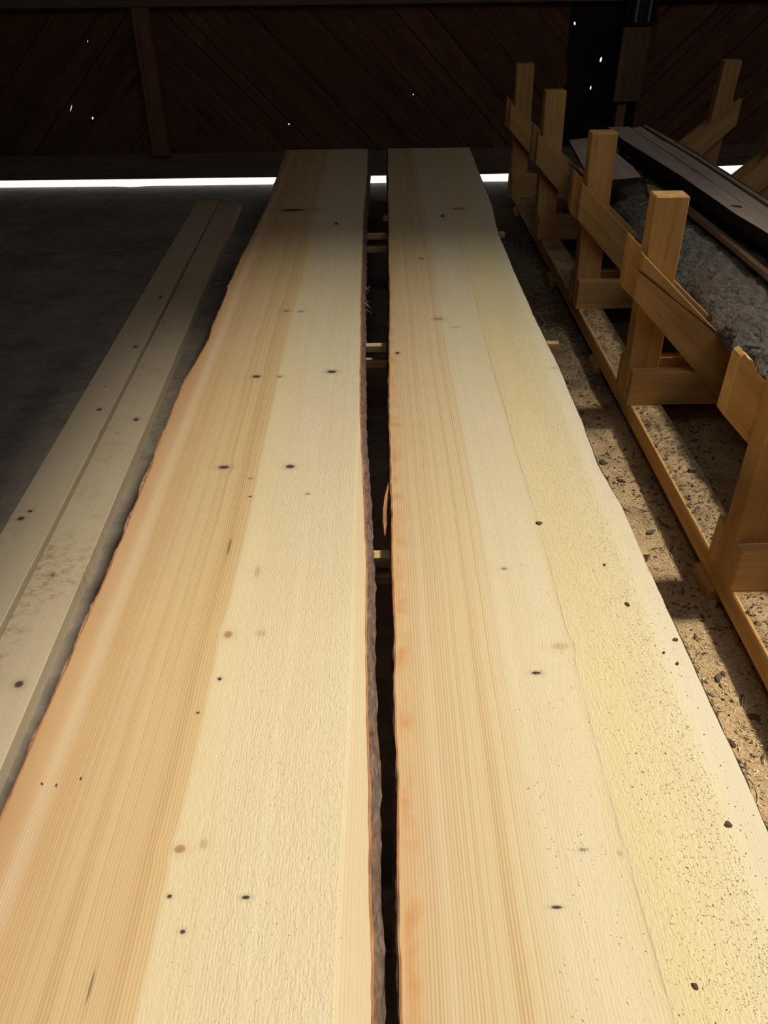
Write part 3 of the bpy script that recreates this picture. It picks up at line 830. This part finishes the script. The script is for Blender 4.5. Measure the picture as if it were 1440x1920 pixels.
def half_round(name, label, left, right, ztop, th, y0, y1, tilt=0.0, seed=1, mtop=None, cat='slab'):
    """waste slab: flat sawn face up, rounded bark below; left and right are (x, y) edge tables"""
    ys = np.linspace(y0, y1, 150)
    L = interp(left, ys) + .010*(fbm(ys*2.2, ys*0, seed)-.5); R = interp(right, ys) + .010*(fbm(ys*2.4, ys*0+3, seed)-.5)
    root = empty(name, (float(L.mean()+R.mean())/2, (y0+y1)/2, ztop-th), label, cat)
    off = root.location
    vs = []; nb = 11
    tv = []
    for i, y in enumerate(ys):
        for u in np.linspace(0, 1, 4): tv.append((L[i]*(1-u)+R[i]*u - off.x, y-off.y, ztop - off.z + tilt*(u-.5)))
    mesh_obj('sawn_face', tv, grid_faces(len(ys), 4), mtop or m_pile, root)
    for i, y in enumerate(ys):
        for k in range(nb):
            q = math.pi*k/(nb-1)
            xx = (L[i]+R[i])/2 - (R[i]-L[i])/2*math.cos(q)*(1.0 + .05*math.sin(q))
            zz = ztop - .0008 - th*math.sin(q)**.6 + tilt*((xx-L[i])/(R[i]-L[i])-.5)
            b = .010*(vnoise(np.array(y*30), np.array(k*1.7+seed), seed) - .5)*math.sin(q)
            vs.append((xx-off.x + float(b), y-off.y, zz-off.z + float(b)*.5))
    f = grid_faces(len(ys), nb) + [tuple(range(nb)), tuple((len(ys)-1)*nb+k for k in range(nb))[::-1]]
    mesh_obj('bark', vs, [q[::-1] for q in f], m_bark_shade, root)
    return root
EL = [(1.415, 5.25), (1.41, 4.84), (1.475, 3.98), (1.497, 3.36), (1.525, 3.09), (1.55, 2.0), (1.56, 1.0)]
EC = [(1.54, 5.25), (1.55, 4.83), (1.57, 4.27), (1.593, 3.35), (1.625, 2.0), (1.64, 1.0)]
ER = [(1.60, 5.25), (1.61, 4.83), (1.639, 4.48), (1.663, 3.41), (1.70, 2.0), (1.72, 1.0)]
half_round('waste_slab', 'grey sawn slab lying flat face up on the bark-covered slab, dark bark below', EL, EC, .650, .085, 1.1, 5.22, seed=5)
half_round('waste_slab', 'narrow sawn slab with feathered bark, right of the wide grey slab', [(x+.004, y) for x, y in EC], ER, .654, .06, 1.15, 5.18, .008, seed=9)
half_round('waste_slab', 'pale slab on the far braces, showing behind the third upright', [(1.13, 4.1), (1.10, 4.4), (1.17, 5.2)], [(1.33, 4.1), (1.35, 4.4), (1.33, 5.2)], .60, .04, 4.16, 5.15, .015, seed=13)
def edging(label, pts, r, seed, mat=m_edging, flat=.62):
    n_ = 40; P = np.array(pts); tt = np.linspace(0, 1, n_); q = np.linspace(0, 1, len(P))
    pp = np.stack([np.interp(tt, q, P[:, k]) for k in range(3)], 1)
    rad = r*(.85 + .3*fbm(tt*9, tt*0, seed))
    base = Vector((pp[n_//2][0], pp[n_//2][1], pp[n_//2][2]-r))
    o = tube('edging_strip', [tuple(p) for p in pp], list(rad), mat, None, base, nseg=7, flat=flat)
    tag(o, label, 'strip', 'bark edging strips on the log pile')
edging('brown bark edging strip along the right side of the pile', [(1.70, 5.18, .598), (1.735, 4.55, .598), (1.742, 3.8, .598), (1.79, 2.2, .598), (1.81, 1.2, .598)], .040, 3, flat=.95)
edging('thin splintered edging strip between the narrow slab and brown edging', [(1.615, 5.15, .668), (1.655, 4.3, .668), (1.668, 3.4, .668), (1.69, 2.3, .668), (1.71, 1.3, .668)], .009, 4, m_pile)
edging('rough brown edging strip resting on the scaly bark under the grey slab', [(1.455, 3.90, .553), (1.470, 3.2, .553), (1.482, 2.2, .553), (1.49, 1.25, .553)], .024, 6)

# loose bits on the pile
def flake(name, label, cat, x, y, z, sx, sy_, th, mat, ang=0.0, tilt=0.0, group=None, n_=9, seed=0):
    rg = random.Random(seed)
    bm = bmesh.new(); top = []; bot = []
    for k in range(n_):
        a = 2*math.pi*k/n_; r = rg.uniform(.6, 1.05)
        px, py = sx/2*r*math.cos(a), sy_/2*r*math.sin(a)
        zz = th + th*.8*rg.random()
        top.append(bm.verts.new((px*.88, py*.88, zz))); bot.append(bm.verts.new((px, py, 0)))
    c = bm.verts.new((0, 0, th*1.9))
    for k in range(n_):
        j = (k+1) % n_
        bm.faces.new((bot[k], bot[j], top[j], top[k])); bm.faces.new((top[k], top[j], c))
    bm.faces.new(bot[::-1])
    o = from_bm(name, bm, mat, None, (x, y, z)); o.rotation_euler = (0, tilt, ang)
    tag(o, label, cat, group)
    return o
flake('wood_flake', 'pale torn wood flake on the scaly bark beside the far upright', 'flake', 1.42, 4.15, .532, .09, .40, .006, m_sticker, .05, -.25, seed=3)
flake('bark_chip', 'small dark chip lying on the wide grey slab of the pile', 'chip', 1.545, 3.45, .6505, .02, .06, .003, m_chip, .9, seed=4)

# ================================================================== SAWDUST AND CHIPS
def ground_dust():
    nx, ny = 150, 330
    xs = np.linspace(.40, 2.9, nx); ys = np.linspace(-.4, 6.2, ny)
    X, Y = np.meshgrid(xs, ys)
    h = .004 + .022*fbm(X*4, Y*4, 101) + .006*fbm(X*30, Y*30, 102) - .006
    fade = np.clip((X-.40)/.18, 0, 1)*np.clip((2.9-X)/.2, 0, 1)*np.clip((6.2-Y)/.3, 0, 1)*np.clip((Y+.4)/.2, 0, 1)
    Z = h*fade - .002*(1-fade)
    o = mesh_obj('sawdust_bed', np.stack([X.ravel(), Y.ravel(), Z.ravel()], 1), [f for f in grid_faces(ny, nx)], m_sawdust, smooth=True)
    tag(o, 'bed of brown sawdust and bark crumbs on the floor under the rack', 'sawdust', kind='stuff')
    return h
ground_dust()
def floor_h(x, y):
    return .004 + .022*fbm(np.array(x)*4, np.array(y)*4, 101) + .006*fbm(np.array(x)*30, np.array(y)*30, 102) - .006

def shreds(name, label, P, zf, lmin, lmax, wid, mat, seed, curl=.3, pile=.0015):
    r = np.random.default_rng(seed); n_ = len(P)
    x, y = P[:, 0], P[:, 1]; z = zf(x, y) + r.random(n_)*pile + .0004
    a = r.random(n_)*math.pi; ln = lmin + (lmax-lmin)*r.random(n_)**2.5
    dx, dy = np.cos(a)*ln/2, np.sin(a)*ln/2
    w = wid*(.5+r.random(n_)); px, py = -np.sin(a)*w, np.cos(a)*w
    k = curl*ln*(r.random(n_)-.3)
    cx, cy_ = x - np.sin(a)*k, y + np.cos(a)*k
    up = ln*.18*r.random(n_)
    v = np.stack([np.stack([x-dx, y-dy, z], 1), np.stack([cx-px, cy_-py, z+up], 1), np.stack([cx+px, cy_+py, z+up+w*.6], 1), np.stack([x+dx, y+dy, z], 1)], 1).reshape(-1, 3)
    f = [(4*i, 4*i+1, 4*i+2) for i in range(n_)] + [(4*i+1, 4*i+3, 4*i+2) for i in range(n_)]
    o = mesh_obj(name, v, f, mat)
    tag(o, label, 'sawdust', kind='stuff')
r = np.random.default_rng(5)
# on the floor strip between slab and rack and under the rack
n_ = 9000
P = np.stack([.66 + .42*r.random(n_), .6 + 4.6*r.random(n_)**1.4], 1)
shreds('sawdust_shreds', 'loose pale sawdust shreds on the floor between slab and rack', P, floor_h, .005, .028, .0014, m_shred, 201)
P = np.stack([.62 + 1.2*r.random(5200), .6 + 5.0*r.random(5200)], 1)
shreds('bark_crumbs', 'loose dark bark crumbs and fibres on the floor under the rack', P, floor_h, .006, .06, .0028, m_shred_dark, 202)
# on the right slab, thickest in the band right of the crack
n_ = 9000
xx = np.where(r.random(n_) < .72, .39 + .17*np.sqrt(r.random(n_)), .24 + .36*r.random(n_)); yy = .15 + 2.9*r.random(n_)**1.25
shreds('sawdust_sprinkle', 'fine yellow sawdust sprinkled over the right slab', np.stack([xx, yy], 1), lambda x, y: x*0 + ZS, .0015, .007, .0006, m_shred, 203, pile=.0003)
n_ = 450
xx = .42 + .19*r.random(n_)**.8; yy = .2 + 1.7*r.random(n_)
shreds('bark_sprinkle', 'fine dark bark specks sprinkled over the right edge of the right slab', np.stack([xx, yy], 1), lambda x, y: x*0 + ZS, .0015, .007, .0006, m_shred_dark, 204, pile=.0003)
n_ = 2600
xx = -.32 + .25*r.random(n_); yy = .15 + 2.2*r.random(n_)**1.2
shreds('sawdust_sprinkle', 'fine pale sawdust specks on the left slab', np.stack([xx, yy], 1), lambda x, y: x*0 + ZS, .0012, .005, .0005, m_shred, 205, pile=.0002)
# on top of the sill and the cross bearers
def sill_dust(y0, y1, lab):
    nx, ny = 16, max(8, int((y1-y0)/.012)); xs = np.linspace(.983, 1.090, nx); ys = np.linspace(y0, y1, ny)
    X, Y = np.meshgrid(xs, ys)
    e = np.minimum(np.minimum(X-.983, 1.090-X)/.018, np.minimum(Y-y0, y1-Y)/.02); e = np.clip(e, 0, 1)
    Z = ZSILL + .0005 + e*(.001 + .010*fbm(X*22, Y*22, 140))
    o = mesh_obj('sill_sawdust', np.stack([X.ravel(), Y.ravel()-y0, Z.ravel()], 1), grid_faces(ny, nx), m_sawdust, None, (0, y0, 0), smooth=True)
    tag(o, lab, 'sawdust', kind='stuff')
sill_dust(1.765, 2.655, 'sawdust on the rack sill between the first and second bunk')
sill_dust(2.84, 3.63, 'sawdust on the rack sill between the second and third bunk')
sill_dust(3.815, 4.72, 'sawdust on the rack sill between the third and fourth bunk')
sill_dust(4.905, 5.70, 'sawdust on the rack sill between the fourth and fifth bunk')
sill_dust(.60, 1.58, 'sawdust on the rack sill in front of the nearest bunk')
P = np.stack([.985 + .10*r.random(1500), .6 + 3.6*r.random(1500)], 1)
keep = np.ones(len(P), bool)
for b in BUNKS: keep &= ~((P[:, 1] > b-.012) & (P[:, 1] < b+.182))
P = P[keep]
shreds('sill_shreds', 'bark fibres and shavings lying along the top of the rack sill', P, lambda x, y: x*0 + ZSILL + .007, 
       .005, .035, .0020, m_shred_dark, 206)
def lumps(name, label, P, zf, rmin, rmax, mat, seed):
    # irregular little bark lumps, tetrahedra with random corners
    q = np.random.default_rng(seed); n_ = len(P)
    c = np.stack([P[:, 0], P[:, 1], zf(P[:, 0], P[:, 1])], 1)
    rr_ = rmin + (rmax-rmin)*q.random(n_)**3
    d = q.normal(size=(n_, 4, 3)); d /= np.linalg.norm(d, axis=2, keepdims=True); d[:, :, 2] *= .6
    v = (c[:, None] + d*rr_[:, None, None]*(.7+.6*q.random((n_, 4, 1)))).reshape(-1, 3)
    f = []
    for i in range(n_): f += [(4*i, 4*i+1, 4*i+2), (4*i, 4*i+3, 4*i+1), (4*i+1, 4*i+3, 4*i+2), (4*i+2, 4*i+3, 4*i)]
    tag(mesh_obj(name, v, f, mat), label, 'sawdust', kind='stuff')
n_ = 5200
P = np.stack([.64 + 1.1*r.random(n_)**1.5, .6 + 5.0*r.random(n_)**.8], 1)
lumps('bark_lumps', 'small dark lumps of bark mixed through the floor sawdust', P, floor_h, .0025, .016, m_shred_dark, 301)
n_ = 3200
P = np.stack([.64 + .5*r.random(n_), .6 + 3.6*r.random(n_)], 1)
lumps('wood_crumbs', 'small pale wood crumbs mixed through the floor sawdust', P, floor_h, .0018, .008, m_shred, 302)
P = np.stack([.985 + .10*r.random(1600), .6 + 4.6*r.random(1600)], 1)
keep = np.ones(len(P), bool)
for b in BUNKS: keep &= ~((P[:, 1] > b-.012) & (P[:, 1] < b+.182))
lumps('sill_crumbs', 'small dark bark crumbs on top of the rack sill', P[keep], lambda x, y: x*0 + ZSILL + .005, .0018, .009, m_shred_dark, 303)

# bark chips one can point at
for i, (x, y, s, lab) in enumerate([
        (.386, 1.524, .020, 'brown bark flake in the middle of the right slab beside its crack'),
        (.561, .705, .017, 'brown bark flake near the right edge of the right slab, nearest the camera'),
        (.425, .462, .011, 'small bark flake at the very front of the right slab'),
        (.604, 1.122, .014, 'dark bark curl on the very edge of the right slab'),
        (.587, 1.056, .009, 'tiny dark bark chip just nearer than the curl on the right slab edge'),
        (.568, 1.086, .007, 'tiniest dark bark chip left of the curl on the right slab'),
        (.531, 1.230, .010, 'slim dark splinter of bark on the sawdust of the right slab'),
        (.512, 1.362, .009, 'small brown crumb on the sawdust of the right slab, farthest of the crumbs')]):
    flake('bark_chip', lab, 'chip', x, y, ZS + .0003, s, s*(1.6 if i == 6 else .85), .0018, m_chip, i*1.1, seed=20+i, group='bark chips on the right slab')
for i, (x, y, lab) in enumerate([(-.579, .795, 'dark bark crumb near the left edge of the left slab, middle of three'),
                                 (-.540, .808, 'dark bark crumb on the left slab, rightmost of three'),
                                 (-.605, .798, 'dark bark crumb on the left slab, leftmost of three')]):
    flake('bark_chip', lab, 'chip', x, y, ZS + .0003, .004, .008, .0012, m_chip, .3*i, seed=40+i, group='bark crumbs on the left slab')
for i, (x, y, s, m, lab) in enumerate([
        (.883, 1.995, .045, m_flake, 'grey bark scrap on the sawdust beside the nearest bunk'),
        (.820, 2.417, .050, m_chip, 'long dark bark scrap on the sawdust close to the right slab'),
        (.858, 2.292, .035, m_chip, 'dark bark scrap on the sawdust in the lit strip beyond the grey scrap'),
        (.833, 1.900, .030, m_chip, 'small bark scrap on the sawdust just left of the grey scrap'),
        (.880, 1.366, .040, m_flake, 'pale grey scrap on the shaded sawdust near the front'),
        (.840, 1.164, .035, m_chip, 'brown bark scrap on the sunlit sawdust near the front edge'),
        (.930, 1.243, .040, m_chip, 'brown bark scrap on the sawdust close to the sill at the front')]):
    z = float(floor_h(x, y))
    flake('bark_scrap', lab, 'scrap', x, y, z + .001, s, s*.55, .004, m, .6+i*.9, seed=60+i, group='bark scraps on the sawdust')
flake('bark_scrap', 'curled grey scrap on the sawdust of the rack sill', 'scrap', 1.055, 2.188, ZSILL + .006, .045, .03, .007, m_flake, .5, seed=77, group='bark scraps on the sawdust')
def curl(label, x, y, R_, a0, a1, rad):
    z = float(floor_h(x, y)) + .008
    pts = [(x + R_*math.cos(a), y + R_*math.sin(a)*1.3, z + .006*math.sin(a*1.5)) for a in np.linspace(a0, a1, 16)]
    o = tube('wood_shaving', pts, rad, m_shred, None, Vector((x, y, z-.008)), 5)
    tag(o, label, 'shaving', 'pale wood shavings on the floor')
curl('long pale shaving curling out from under the front of the right slab', .80, 1.05, .055, -2.8, .6, .0012)
curl('thin pale shaving on the dark sawdust by the far half of the right slab', .78, 3.72, .05, -1.6, .9, .0016)
curl('pale curled shaving beside the right slab, farthest of the shavings', .755, 4.05, .03, -1.2, 1.9, .0022)
